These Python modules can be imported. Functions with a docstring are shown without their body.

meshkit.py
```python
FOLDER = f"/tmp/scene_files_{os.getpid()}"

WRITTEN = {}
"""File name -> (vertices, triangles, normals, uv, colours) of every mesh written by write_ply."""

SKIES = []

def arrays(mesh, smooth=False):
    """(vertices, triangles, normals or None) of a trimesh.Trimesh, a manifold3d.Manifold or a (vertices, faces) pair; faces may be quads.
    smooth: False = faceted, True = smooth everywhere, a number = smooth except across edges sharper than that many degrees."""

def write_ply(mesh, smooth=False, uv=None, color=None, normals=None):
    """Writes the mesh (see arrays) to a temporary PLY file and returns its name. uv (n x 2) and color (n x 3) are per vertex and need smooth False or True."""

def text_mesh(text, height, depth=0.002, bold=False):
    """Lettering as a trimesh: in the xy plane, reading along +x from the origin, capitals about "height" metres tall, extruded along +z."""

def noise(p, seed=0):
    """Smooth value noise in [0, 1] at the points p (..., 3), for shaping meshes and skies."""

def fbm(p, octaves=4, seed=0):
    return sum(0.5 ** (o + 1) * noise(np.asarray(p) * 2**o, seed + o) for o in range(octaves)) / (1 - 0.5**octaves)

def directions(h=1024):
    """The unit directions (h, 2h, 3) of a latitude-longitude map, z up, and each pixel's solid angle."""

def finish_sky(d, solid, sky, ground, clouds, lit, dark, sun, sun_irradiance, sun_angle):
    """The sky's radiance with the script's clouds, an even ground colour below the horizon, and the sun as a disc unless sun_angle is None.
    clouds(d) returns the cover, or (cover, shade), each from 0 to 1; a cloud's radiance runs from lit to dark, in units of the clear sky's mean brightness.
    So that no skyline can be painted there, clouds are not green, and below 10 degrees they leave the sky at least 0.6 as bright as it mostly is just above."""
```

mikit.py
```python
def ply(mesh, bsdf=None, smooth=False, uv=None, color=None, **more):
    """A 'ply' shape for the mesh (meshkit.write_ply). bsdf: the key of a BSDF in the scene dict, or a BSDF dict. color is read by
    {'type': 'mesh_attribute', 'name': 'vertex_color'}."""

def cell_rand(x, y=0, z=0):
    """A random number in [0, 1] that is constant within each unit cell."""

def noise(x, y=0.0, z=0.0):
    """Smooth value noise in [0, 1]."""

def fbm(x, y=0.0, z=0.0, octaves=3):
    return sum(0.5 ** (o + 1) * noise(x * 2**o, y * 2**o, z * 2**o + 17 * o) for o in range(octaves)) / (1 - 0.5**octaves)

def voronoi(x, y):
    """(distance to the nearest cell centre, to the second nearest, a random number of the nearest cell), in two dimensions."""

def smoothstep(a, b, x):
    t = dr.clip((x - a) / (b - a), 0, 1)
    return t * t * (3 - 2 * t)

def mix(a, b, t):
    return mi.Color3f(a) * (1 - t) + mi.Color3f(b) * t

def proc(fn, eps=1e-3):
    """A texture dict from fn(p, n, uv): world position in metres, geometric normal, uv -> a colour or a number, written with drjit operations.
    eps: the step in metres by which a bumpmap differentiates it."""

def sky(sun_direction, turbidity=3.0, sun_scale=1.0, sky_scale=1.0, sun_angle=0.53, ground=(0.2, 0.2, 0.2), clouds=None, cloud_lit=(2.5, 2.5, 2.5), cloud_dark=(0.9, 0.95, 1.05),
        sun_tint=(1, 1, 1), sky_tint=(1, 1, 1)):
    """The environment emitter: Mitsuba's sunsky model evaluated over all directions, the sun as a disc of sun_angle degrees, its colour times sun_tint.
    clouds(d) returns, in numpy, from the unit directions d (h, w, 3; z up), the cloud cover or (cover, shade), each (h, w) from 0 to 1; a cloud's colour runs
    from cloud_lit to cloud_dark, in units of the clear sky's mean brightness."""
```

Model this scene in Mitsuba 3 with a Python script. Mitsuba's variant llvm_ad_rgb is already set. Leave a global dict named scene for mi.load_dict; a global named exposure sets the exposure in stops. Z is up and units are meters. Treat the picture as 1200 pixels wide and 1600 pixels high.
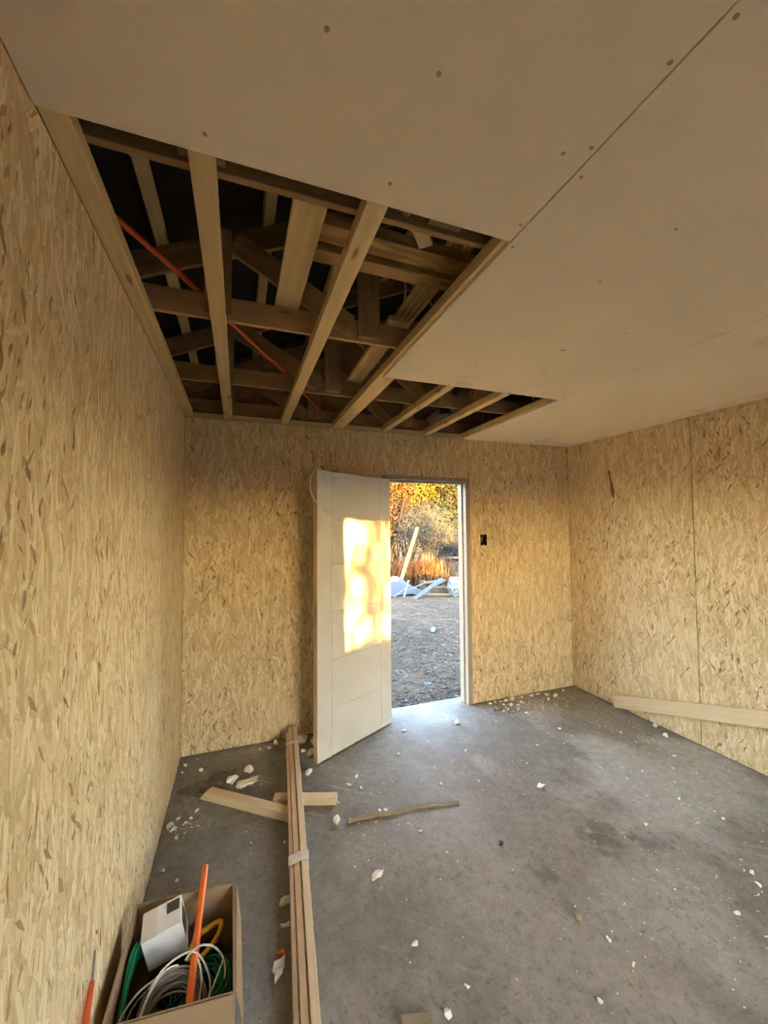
import math, random
import numpy as np, trimesh, drjit as dr
import mitsuba as mi
import mikit, meshkit
from shapely.geometry import Polygon, box as sbox
T = mi.ScalarTransform4f
rng = np.random.default_rng(7)
random.seed(7)
scene, labels = {}, {}

# ------------------------------------------------------------------ camera, sky, exposure
H = 2.40                     # ceiling height
W = 3.521                    # room width
REAR = -4.80                 # rear wall, behind the camera
F_PX, PITCH, ROLL, YAW = 621.25, 0.0398, -0.0073, 0.3483
CAM = np.array([0.3766, -3.1513, 1.5916])
cy_, sy_ = math.cos(YAW), math.sin(YAW)
fw = np.array([sy_ * math.cos(PITCH), cy_ * math.cos(PITCH), math.sin(PITCH)])
rt = np.array([cy_, -sy_, 0.0]); up = np.cross(rt, fw)
rt, up = rt * math.cos(ROLL) + up * math.sin(ROLL), -rt * math.sin(ROLL) + up * math.cos(ROLL)
M = np.eye(4); M[:3, 0], M[:3, 1], M[:3, 2], M[:3, 3] = -rt, up, fw, CAM
scene['camera'] = {'type': 'perspective', 'fov_axis': 'x', 'fov': math.degrees(2 * math.atan(600 / F_PX)),
                   'near_clip': 0.02, 'far_clip': 500.0, 'to_world': T(M.tolist())}
SUN_EL = 4.0
sun = (0.0, -math.cos(math.radians(SUN_EL)), math.sin(math.radians(SUN_EL)))
scene['sky'] = mikit.sky(sun, turbidity=2.6, sun_scale=2.2, sky_scale=1.0, ground=(0.14, 0.13, 0.12), sky_tint=(.88, 1.0, 1.24), sun_tint=(.8, 1.0, 1.5))
exposure = 8.35

# ------------------------------------------------------------------ helpers
def numbered(key):
    if key not in scene and key not in labels and not any(k.startswith(key + '__') for k in scene): return key
    i = 1
    while f'{key}_{i:03d}' in scene or f'{key}_{i:03d}' in labels: i += 1
    return f'{key}_{i:03d}'

def tag(key, label=None, cat=None, group=None, kind=None):
    d = labels.setdefault(key, {})
    if label: d['label'] = label
    if cat: d['category'] = cat
    if group: d['group'] = group
    if kind: d['kind'] = kind
    return key

def thing(name, label, cat, group=None, kind=None):
    return tag(numbered(name), label, cat, group, kind)

def put(name, mesh, bsdf, parent=None, smooth=False, uv=None, **kw):
    key = numbered((parent + '__' if parent else '') + name)
    scene[key] = mikit.ply(mesh, bsdf, smooth=smooth, uv=uv, **kw)
    return key

def single(name, mesh, bsdf, label, cat, group=None, kind=None, **kw):
    return tag(put(name, mesh, bsdf, **kw), label, cat, group, kind)

def mesh_of(v, f):
    return trimesh.Trimesh(np.asarray(v, float), np.asarray(f, int), process=False)

def hull(pts):
    return trimesh.convex.convex_hull(np.asarray(pts, float))

def cpts(sx, sy, sz, c):
    """corner points of a chamfered box"""
    P = []
    for a in (-1, 1):
        for b in (-1, 1):
            for d in (-1, 1):
                P += [(a * (sx / 2 - c), b * (sy / 2 - c), d * sz / 2), (a * (sx / 2 - c), b * sy / 2, d * (sz / 2 - c)), (a * sx / 2, b * (sy / 2 - c), d * (sz / 2 - c))]
    return np.array(P)

def cbox(lo, hi, c=0.0015):
    lo, hi = np.array(lo, float), np.array(hi, float)
    s = hi - lo
    m = hull(cpts(*s, min(c, s.min() * .3)))
    m.apply_translation((lo + hi) / 2)
    return m

def beam(p0, p1, w, h, upv=(0, 0, 1), c=0.002, cut0=0.0, cut1=0.0):
    """A sawn timber from p0 to p1 (centre line): w across, h along upv. Returns (mesh, uv) with uv = metres along and around the grain."""
    p0, p1 = np.array(p0, float), np.array(p1, float)
    L = np.linalg.norm(p1 - p0); d = (p1 - p0) / L
    s = np.cross(d, upv); s /= np.linalg.norm(s); u = np.cross(s, d)
    P = cpts(L, w, h, c)
    P[:, 0] += np.where(P[:, 0] < 0, cut0, cut1) * P[:, 2] / h * 2
    m = hull(P)
    v = np.array(m.vertices)
    o = rng.uniform(0, 50, 2)
    uv = np.stack([v[:, 0] + o[0], v[:, 1] + v[:, 2] * 0.9 + o[1]], 1)
    m.vertices = (p0 + p1) / 2 + v[:, :1] * d + v[:, 1:2] * s + v[:, 2:3] * u
    return m, uv

def lumber(name, parent, bsdf, *a, **k):
    m, uv = beam(*a, **k)
    return put(name, m, bsdf, parent, uv=uv)

def tube(pts, r, n=8, caps=True):
    P = np.asarray(pts, float); m = len(P)
    t = np.gradient(P, axis=0); t /= np.linalg.norm(t, axis=1, keepdims=True) + 1e-12
    a = np.cross(t[0], [0, 0, 1.0] if abs(t[0][2]) < .9 else [1.0, 0, 0]); a /= np.linalg.norm(a)
    rr = np.broadcast_to(np.asarray(r, float), (m,))
    V = []
    for i in range(m):
        a = a - t[i] * (a @ t[i]); a /= np.linalg.norm(a); b = np.cross(t[i], a)
        an = np.arange(n) * 2 * np.pi / n
        V.append(P[i] + rr[i] * (np.cos(an)[:, None] * a + np.sin(an)[:, None] * b))
    V = np.vstack(V); Fc = []
    i, j = np.meshgrid(np.arange(m - 1), np.arange(n), indexing='ij'); i, j = i.ravel(), j.ravel()
    A, B, C_, D = i * n + j, i * n + (j + 1) % n, (i + 1) * n + (j + 1) % n, (i + 1) * n + j
    Fc = np.vstack([np.stack([A, B, C_], 1), np.stack([A, C_, D], 1)])
    if caps:
        V = np.vstack([V, P[:1], P[-1:]]); k = np.arange(n)
        Fc = np.vstack([Fc, np.stack([(k + 1) % n, k, k * 0 + m * n], 1), np.stack([(m - 1) * n + k, (m - 1) * n + (k + 1) % n, k * 0 + m * n + 1], 1)])
    return mesh_of(V, Fc)

def cat(ms):
    return trimesh.util.concatenate(ms)

def smoothpath(pts, n=40):
    from scipy.interpolate import CubicSpline
    P = np.asarray(pts, float)
    s = np.r_[0, np.cumsum(np.linalg.norm(np.diff(P, axis=0), axis=1))]
    return CubicSpline(s, P)(np.linspace(0, s[-1], n))

def chunk(x, y, size, flat=0.7, z=0.0, n=12, long=1.0, ang=None):
    """an irregular broken lump sitting at (x, y, z)"""
    p = rng.normal(size=(n, 3)); p /= np.linalg.norm(p, axis=1, keepdims=True)
    p *= rng.uniform(.72, 1.1, (n, 1)) * size / 2 * np.array([long, 1, flat])
    an = rng.uniform(0, 6.28) if ang is None else ang
    c, s = math.cos(an), math.sin(an)
    p[:, :2] = p[:, :2] @ np.array([[c, s], [-s, c]])
    m = hull(p); v = np.array(m.vertices)
    m = m.subdivide(); v = np.array(m.vertices)
    v += (meshkit.fbm(v / size * 4 + rng.uniform(0, 90, 3), 2)[:, None] - .5) * size * .38 * np.array([1, 1, .6])
    v[:, 2] -= v[:, 2].min() - 0.0003
    m.vertices = v + [x, y, z]
    return m

# ------------------------------------------------------------------ materials
def prin(color, rough=0.7, spec=0.3, **k):
    c = color if isinstance(color, dict) else {'type': 'rgb', 'value': list(color)}
    return {'type': 'twosided', 'b': {'type': 'principled', 'base_color': c, 'roughness': rough, 'specular': spec, **k}}

def bumped(color, bump, height, rough=0.7, spec=0.3, eps=1e-3, **k):
    c = color if isinstance(color, dict) else {'type': 'rgb', 'value': list(color)}
    return {'type': 'twosided', 'b': {'type': 'bumpmap', 'arbitrary': mikit.proc(bump, eps), 'scale': height,
            'bsdf': {'type': 'principled', 'base_color': c, 'roughness': rough, 'specular': spec, **k}}}

N, FB, CR, SS, MX = mikit.noise, mikit.fbm, mikit.cell_rand, mikit.smoothstep, mikit.mix

LAY = [(-1.15, .024, .10), (0.90, .024, .10), (-0.52, .028, .13), (0.46, .024, .12), (-0.20, .030, .15), (0.17, .022, .12), (-0.02, .026, .14)]
def strands(u, v):
    """per layer: (inside 0..1, edge distance, two random numbers of the strand, across, along)"""
    w1, w2 = N(u * 4, v * 4, 3.1) - .5, N(u * 17, v * 11, 5.7) - .5
    out = []
    for k, (a, wd, ln) in enumerate(LAY):
        ca, sa = math.cos(a), math.sin(a)
        s = u * ca + v * sa + w1 * .05 + w2 * .006
        t = -u * sa + v * ca + w2 * .012
        ci = dr.floor(s / wd)
        tt = t / ln + CR(ci, k * 7 + 1, 1) * 7
        cj = dr.floor(tt)
        r, r2 = CR(ci, cj, k), CR(ci, cj, k + 50)
        ft = tt - cj - .5
        fs = s / wd - ci - .5 + ft * (CR(ci, cj, k + 70) - .5) * 1.1
        ft = ft + fs * (r2 - .5) * .30
        x, y = fs / (.14 + .24 * r2), ft / (.30 + .17 * r * 1.6)
        e = dr.square(x) + dr.square(dr.square(y)) + (N(s * 240, t * 50, 3 + k) - .5) * .35
        out.append((r < .60, e, CR(ci, cj, k + 90), r2, x, s, t))
    return out
def osb(p, n, uv):
    u, v = mi.Float(uv.x), mi.Float(uv.y)
    big = FB(u * 1.3, v * 1.0, 5.0, 2); mid_ = FB(u * 22, v * 6, 2.0, 3)
    col = MX((.56, .44, .265), (.69, .565, .37), dr.clip(big * .8 + (mid_ - .5) * 1.3 + .1, 0, 1))
    for k, (pres, e, tr, r2, x, s, t) in enumerate(strands(u, v)):
        tone = MX((.52, .40, .225), (.77, .655, .465), tr * tr * (3 - 2 * tr))
        tone = MX(tone, (.55, .39, .23), dr.select(r2 > .92, .7, 0.0))
        grain = .93 + .14 * N(s * 420, t * 14, 7.0 + k)
        on = dr.select(pres, 1 - SS(.85, 1.0, e), 0.0)
        halo = dr.select(pres & (x > 0), SS(.8, 1.0, e) * (1 - SS(1.0, 1.7, e)), 0.0)
        lip = dr.select(pres & (x < 0), SS(.6, .95, e), 0.0)
        col = MX(col * (1 - .20 * halo), tone * grain * (1 + .10 * lip), on * .85)
    dens = .12 + 1.4 * SS(.3, .75, FB(u * 2.2, v * 1.8, 13.0, 2))
    for k, (a, wd, ln, pr) in enumerate([(.55, .034, .070, .14), (-.50, .027, .060, .14), (.04, .036, .11, .08), (-.12, .016, .040, .14)]):
        ca, sa = math.cos(a), math.sin(a)
        s = u * ca + v * sa + (N(u * 6, v * 6, 1) - .5) * .03; t = -u * sa + v * ca
        ci = dr.floor(s / wd); tt = t / ln + CR(ci, 31 + k, 2) * 3; cj = dr.floor(tt)
        r = CR(ci, cj, 200 + k)
        e = dr.abs(s / wd - ci - .5 + (tt - cj - .5) * (CR(ci, cj, 500 + k) - .5) * .8) * 4.6 / (.30 + .9 * CR(ci, cj, 300 + k)) + dr.abs(tt - cj - .5) * 2.2 + (N(s * 110, t * 55, 9) - .5) * 1.5
        m = dr.select(r < pr * dens, 1 - SS(.7, 1.0, e), 0.0)
        col = MX(col, MX((.17, .095, .035), (.40, .26, .12), CR(ci, cj, 400 + k)), m * .85)
    return col
def osb_h(p, n, uv):
    u, v = mi.Float(uv.x), mi.Float(uv.y)
    h = mi.Float(0.3) + N(u * 160, v * 30, 2) * .15
    for k, (pres, e, tr, r2, x, s, t) in enumerate(strands(u, v)):
        if k in (0, 1): continue
        h = dr.lerp(h, .3 + .7 * tr, dr.select(pres, 1 - SS(.75, 1.0, e), 0.0))
    return h
scene['osb'] = bumped(mikit.proc(osb), osb_h, 0.0012, .62, .35)

def wood_fn(pale, dark, knot=.5, stain=.0):
    def fn(p, n, uv):
        a, b = mi.Float(uv.x), mi.Float(uv.y)
        warp = (FB(a * 1.6, b * 9, 1.0, 2) - .5) * .05
        ring = N((b + warp) * 85, a * 1.1, 2)
        fine = N((b + warp * .5) * 520, a * 9, 5)
        f, s, w = mikit.voronoi(a * 2.1, b * 9)
        kn = dr.select(w < knot, 1 - SS(.03, .10, f), 0.0)
        col = MX(pale, dark, dr.clip(.15 + .5 * ring + .25 * (fine - .5), 0, 1))
        col = col * (.86 + .28 * N(dr.floor(b / 3) * 7.7 + a * .35, b * .9, 8))
        if stain: col = MX(col, (.10, .065, .03), stain * SS(.48, .72, FB(a * 7, b * 30, 4, 3)))
        return MX(col, (.22, .12, .05), kn * .8)
    return fn
scene['wood_pale'] = prin(mikit.proc(wood_fn((.61, .49, .285), (.45, .335, .17))), .65, .3)
scene['wood_warm'] = prin(mikit.proc(wood_fn((.55, .36, .19), (.37, .22, .10), .3)), .65, .3)
scene['wood_strip'] = prin(mikit.proc(wood_fn((.68, .56, .39), (.55, .43, .28), .0)), .6, .3)
scene['wood_red'] = prin(mikit.proc(wood_fn((.58, .41, .27), (.46, .31, .19), .0)), .6, .3)
scene['wood_old'] = prin(mikit.proc(wood_fn((.46, .31, .15), (.27, .17, .07), .4, .5)), .75, .2)
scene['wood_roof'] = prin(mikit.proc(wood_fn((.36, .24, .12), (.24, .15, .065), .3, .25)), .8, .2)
scene['wood_weathered'] = prin(mikit.proc(wood_fn((.15, .12, .08), (.10, .08, .05), .3)), .8, .2)
scene['wood_grey'] = prin(mikit.proc(wood_fn((.17, .155, .13), (.10, .088, .07), .4)), .85, .2)

scene['bark_strand'] = prin((.20, .12, .055), .8, .2)
def board_fn(p, n, uv):
    return MX((.63, .555, .445), (.69, .61, .495), FB(p.x * 3, p.y * 3, 1, 3)) * (1 - .22 * SS(.66, .78, FB(p.x * 2.3 + 9, p.y * 2.3, 4, 3)) * N(p.x * 30, p.y * 30))
scene['plasterboard'] = prin(mikit.proc(board_fn), .9, .15)
scene['gypsum'] = prin((.72, .70, .66), .9, .1)

def concrete(p, n, uv):
    x, y = p.x, p.y
    a = FB(x * 1.3, y * 1.3, 2, 4); b = FB(x * 7 + 3, y * 7, 4, 4); c = N(x * 160, y * 160)
    col = MX((.172, .161, .139), (.252, .237, .207), dr.clip(.15 + .9 * (a - .2) + .5 * (b - .5), 0, 1))
    dust = SS(.44, .70, FB(x * 2.1 + 40, y * 1.6 + 7, 6, 4)) * (.35 + .65 * SS(1.2, 2.4, x))
    col = MX(col, (.40, .395, .37), dust * .75)
    scr = SS(.80, .92, N((x * .8 + y) * 55, (x - y) * 3, 3)) * SS(.45, .7, FB(x * 1.7 + 5, y * 1.7, 9, 2))
    col = MX(col, (.36, .34, .31), scr * .35)
    for sx, sy, sr, st in ((2.147, -1.53, .14, .32), (2.305, -1.661, .10, .28), (0.12, -.42, .12, .4), (.3, -.36, .13, .35), (1.72, -1.62, .06, .3)):
        d = dr.sqrt(dr.square(x - sx) + dr.square(y - sy)) / sr + (FB(x * 18, y * 18, 3, 3) - .5) * 1.6
        col = col * (1 - st * (1 - SS(.3, 1.0, d)))
    sp = SS(.66, .80, FB(x * 60, y * 60, 11, 3))
    return col * (.90 + .2 * c) * (1 - .22 * sp) * (.82 + .36 * FB(x * 30, y * 30, 2, 3))
def concrete_h(p, n, uv):
    return FB(p.x * 22, p.y * 22, 1, 3) * .6 + N(p.x * 220, p.y * 220) * .25
scene['concrete'] = bumped(mikit.proc(concrete), concrete_h, .003, mikit.proc(lambda p, n, uv: .5 + .3 * FB(p.x * 4, p.y * 4, 8, 2)), .4)
scene['door_white'] = prin(mikit.proc(lambda p, n, uv: MX((.655, .685, .71), (.62, .645, .67), FB(p.x * 9, p.z * 4, p.y * 9, 3))), .45, .4)
scene['door_edge'] = prin((.52, .36, .21), .6, .3)
scene['primed'] = prin(mikit.proc(lambda p, n, uv: MX((.33, .29, .26), (.31, .23, .18), SS(.4, .7, FB(p.x * 60, p.z * 3, p.y * 60, 2)))), .55, .35)
scene['cardboard'] = prin(mikit.proc(lambda p, n, uv: MX((.30, .205, .125), (.36, .255, .16), FB(p.x * 8, p.y * 8, p.z * 8, 3)) * (.95 + .1 * N(p.z * 300, p.x * 20, p.y * 20))), .8, .2)
scene['carton_white'] = prin((.80, .81, .86), .5, .4)
scene['carton_grey'] = prin((.07, .07, .06), .5, .4)
scene['carton_flap'] = prin((.74, .72, .69), .5, .4)
scene['orange_plastic'] = prin((.85, .165, .02), .35, .5)
scene['orange_dim'] = prin((.55, .10, .02), .4, .5)
scene['red_plastic'] = prin((.62, .09, .03), .4, .5)
scene['cable_grey'] = prin((.36, .34, .33), .45, .5)
scene['cable_white'] = prin((.68, .66, .60), .45, .5)
scene['cable_green'] = prin((.015, .26, .135), .4, .5)
scene['cable_dark'] = prin((.015, .05, .03), .5, .4)
scene['cable_black'] = prin((.02, .02, .02), .5, .4)
scene['yellow_plastic'] = prin((.72, .40, .02), .45, .5)
scene['stick'] = prin(mikit.proc(lambda p, n, uv: MX((.33, .28, .21), (.22, .18, .13), FB(p.x * 40, p.y * 90, p.z * 90, 3))), .85, .2)
scene['pebble_brown'] = prin((.30, .25, .20), .9, .1)
scene['foam'] = prin((.80, .79, .76), .9, .15)
scene['foam_cream'] = prin((.74, .68, .57), .9, .15)
scene['tape'] = prin((.70, .67, .60), .4, .5)
scene['black'] = prin((.012, .011, .010), .7, .3)
scene['steel'] = prin((.35, .34, .33), .45, .5, metallic=.8)
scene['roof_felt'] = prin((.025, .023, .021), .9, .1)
scene['render_coat'] = prin((.42, .40, .37), .9, .1)
def dirt(p, n, uv):
    x, y = p.x, p.y
    col = MX((.062, .041, .027), (.104, .070, .048), dr.clip(FB(x * 1.1, y * 1.1, 3, 4) * 1.2 - .1, 0, 1))
    col = col * (.7 + .6 * FB(x * 14, y * 14, 5, 3))
    chip = SS(.72, .80, N(x * 38, y * 30, 6)) * SS(.45, .6, N(x * 9, y * 9, 2))
    return MX(col, (.22, .18, .14), chip * .6)
scene['dirt'] = bumped(mikit.proc(dirt), lambda p, n, uv: FB(p.x * 6, p.y * 6, 2, 4), .05, .95, .1)
def leaf_fn(a, b, c_):
    def fn(p, n, uv):
        t = CR(dr.floor(p.x * 14), dr.floor(p.y * 14), dr.floor(p.z * 14))
        q = FB(p.x * 1.2, p.y * 1.2, p.z * 1.2, 2)
        return MX(MX(a, b, dr.clip(q * 1.6 - .3, 0, 1)), c_, SS(.55, 1.0, t) * .8)
    return fn
def leafmat(a, b, c_):
    return {'type': 'twosided', 'b': prin(mikit.proc(leaf_fn(a, b, c_)), .6, .3)['b']}
scene['leaf_gold'] = leafmat((0.072, 0.053, 0.0062), (0.055, 0.056, 0.0054), (0.0782, 0.0408, 0.0082))
scene['leaf_orange'] = leafmat((0.0680, 0.0320, 0.0088), (0.0544, 0.0231, 0.0068), (0.0782, 0.0476, 0.0109))
scene['leaf_green'] = leafmat((0.0231, 0.0306, 0.0054), (0.0510, 0.0462, 0.0054), (0.0680, 0.0544, 0.0068))
scene['grass_dry'] = leafmat((0.0748, 0.0340, 0.0116), (0.0884, 0.0462, 0.0150), (0.0578, 0.0258, 0.0088))
scene['twig_grey'] = prin((.040, .044, .050), .9, .1)
scene['bark'] = prin((.10, .075, .05), .9, .1)
scene['blue_plastic'] = prin((.085, .10, .125), .4, .5)
scene['white_plastic'] = prin((.12, .125, .13), .4, .5)
scene['tarp'] = prin(mikit.proc(lambda p, n, uv: MX((.05, .053, .058), (.08, .084, .092), FB(p.x * 5, p.y * 5, p.z * 5, 3))), .6, .4)
scene['bottle_green'] = prin((.09, .16, .14), .2, .6)
scene['brick_red'] = prin((.22, .115, .08), .9, .1)
scene['stone'] = prin(mikit.proc(lambda p, n, uv: MX((.05, .044, .040), (.16, .14, .125), CR(dr.floor(p.x * 40), dr.floor(p.y * 40), 1.0))), .9, .1)

# ------------------------------------------------------------------ the setting
EXT = 0.12                       # wall thickness
G0 = -0.12                       # ground outside
def struct(name, mesh, bsdf, label, **k):
    return single(name, mesh, bsdf, label, name.split('_')[0], kind='structure', **k)

struct('floor', cbox((-.2, REAR - .2, -.15), (W + .2, .185, 0), .004), 'concrete', 'grey concrete slab floor strewn with white crumbs')

def panel_mesh(rects_or_poly, axis, at, inward, thick=.011):
    """an OSB sheet: polygon in (h, z), extruded; axis 'x' = plane x = at, 'y' = plane y = at. inward = +1/-1 along the axis towards the room"""
    m = trimesh.creation.extrude_polygon(rects_or_poly, thick, engine='earcut')
    v = np.array(m.vertices); h, z, t = v[:, 0], v[:, 1], v[:, 2] - thick       # t from -thick to 0 ; 0 = room face
    o = rng.uniform(0, 60, 2)
    P = np.zeros_like(v); P[:, 2] = z
    if axis == 'x': P[:, 0], P[:, 1] = at + inward * t, h
    else: P[:, 1], P[:, 0] = at + inward * t, h
    uv = np.stack([h + o[0], z + o[1]], 1)
    m = trimesh.Trimesh(P, m.faces, process=False); m.fix_normals()
    return m, uv
def panels(wall, axis, at, inward, polys):
    for q in polys:
        m, uv = panel_mesh(q, axis, at, inward)
        put('panel', m, 'osb', wall, uv=uv)

g = .0018
struct('wall_left', cbox((-EXT, REAR - EXT, -.15), (-.0125, EXT, H + .0), .002), 'wood_roof', 'left wall sheathed in pale oriented strand board')
ly = [.0, -1.12, -2.35, -3.57, REAR]
panels('wall_left', 'x', 0.0, 1, [sbox(b + g, .006, a - g, H + .010) for a, b in zip(ly[:-1], ly[1:])])
struct('wall_right', cbox((W + .0125, REAR - EXT, -.15), (W + EXT, EXT, H + .0), .002), 'wood_roof', 'right wall of strand board with one open vertical joint')
ry = [.0, -1.172, -2.38, -3.6, REAR]
panels('wall_right', 'x', W, -1, [sbox(b + (.0028 if i == 0 else g), .008, a - (.0028 if i == 1 else g), H) for i, (a, b) in enumerate(zip(ry[:-1], ry[1:]))])
bs_ = smoothpath([(W - .0012, -.470, 2.105), (W - .0012, -.485, 2.03), (W - .0012, -.500, 1.95), (W - .0012, -.512, 1.84)], 10)
st_ = tube(bs_, [.004, .012, .010, .009, .010, .016, .020, .019, .014, .004], 8); v_ = np.array(st_.vertices); v_[:, 0] = W - .0003 + (v_[:, 0] - W) * .06; st_.vertices = v_
put('bark_strand', st_, 'bark_strand', 'wall_right')
# back wall with the doorway x 1.50..2.36, z 0..2.045
DX0, DX1, DZ = 1.503, 2.358, 2.038
back_core = Polygon([(-.012, -.15), (DX0, -.15), (DX0, DZ), (DX1, DZ), (DX1, -.15), (W + .012, -.15), (W + .012, H), (-.012, H)])
SWX, SWZ = (2.464, 2.534), (1.423, 1.523)
back_core = back_core.difference(sbox(SWX[0], SWZ[0], SWX[1], SWZ[1])).difference(sbox(DX0, -.2, DX1, 0.0))
m = trimesh.creation.extrude_polygon(back_core, EXT - .013, engine='earcut'); v = np.array(m.vertices)
m.vertices = np.stack([v[:, 0], v[:, 2] + .013, v[:, 1]], 1); m.fix_normals()
struct('wall_back', m, 'wood_roof', 'back wall of strand board around the open doorway')
panels('wall_back', 'y', 0.0, -1, [sbox(.002, .006, 1.11 - g, H),
       Polygon([(1.11 + g, .006), (DX0, .006), (DX0, DZ), (2.339 - g, DZ), (2.339 - g, H), (1.11 + g, H)]),
       Polygon([(DX1, .006), (W - .002, .006), (W - .002, H), (2.339 + g, H), (2.339 + g, DZ), (DX1, DZ)]).difference(sbox(SWX[0], SWZ[0], SWX[1], SWZ[1]))])
# rear wall behind the camera, with the wide opening that lets the evening light in
RX0, RX1, RZ0, RZ1 = 1.105, 2.285, 0.0, 1.965
rear = Polygon([(-.012, -.15), (W + .012, -.15), (W + .012, H), (-.012, H)]).difference(sbox(RX0, RZ0, RX1, RZ1))
m = trimesh.creation.extrude_polygon(rear, EXT - .013, engine='earcut'); v = np.array(m.vertices)
m.vertices = np.stack([v[:, 0], REAR - .013 - v[:, 2], v[:, 1]], 1); m.fix_normals()
struct('wall_rear', m, 'wood_roof', 'rear wall of strand board with a wide open patio doorway')
panels('wall_rear', 'y', REAR, 1, [q for q in [sbox(.002, .006, RX0, H), sbox(RX1, .006, W - .002, H), sbox(RX0 + g, RZ1, RX1 - g, H)]])

# ceiling: plasterboard sheets, each a part (the missing sheets leave the hole)
tag('ceiling', 'beige plasterboard ceiling with sheets missing over the far left', 'ceiling', kind='structure')
CT = .0125
def sheet(x0, x1, y0, y1, dz=0):
    return put('sheet', cbox((x0, y0, H + dz), (x1, y1, H + CT + dz), .0015), 'plasterboard', 'ceiling')
cg = .0015
s1 = sheet(.002, 1.0955 - cg, -4.64, -2.243)
s2 = sheet(1.0955 + cg, 2.292 - .0006, -3.575, -1.172)
s3 = sheet(2.292 + .0006, W - .002, -2.398, -.001)
s4 = sheet(1.0955 + cg, 2.292 - cg, REAR, -3.578)
s5 = sheet(2.292 + cg, W - .002, REAR, -2.401)
s6 = sheet(.002, 1.0955 - cg, REAR, -4.643)
def disc(x, y, z, r, h=.0012):
    return trimesh.creation.cylinder(radius=r, height=h, sections=10, transform=trimesh.transformations.translation_matrix((x, y, z)))
screw = disc(0, 0, 0, .0048)
screw_ply = mikit.ply(screw, 'wood_old')
SCR = {s1: [(.504, -2.546), (.705, -2.55), (.304, -2.292), (.703, -2.309), (1.079, -2.306), (1.078, -2.701), (1.078, -2.535), (1.031, -2.505), (.30, -2.9), (.70, -3.0)],
       s2: [(1.115, -2.473), (1.113, -2.229), (1.49, -2.435), (1.492, -2.191), (1.896, -1.96), (1.896, -1.722), (1.898, -1.479), (1.491, -1.464), (1.119, -1.567), (1.113, -2.78), (1.49, -1.19), (1.89, -1.19), (2.28, -1.7), (2.28, -1.3)],
       s3: [(2.31, -1.2), (2.31, -.8), (2.72, -1.4), (3.1, -1.0), (2.72, -.7), (2.31, -.4), (3.1, -.4)]}
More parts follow.
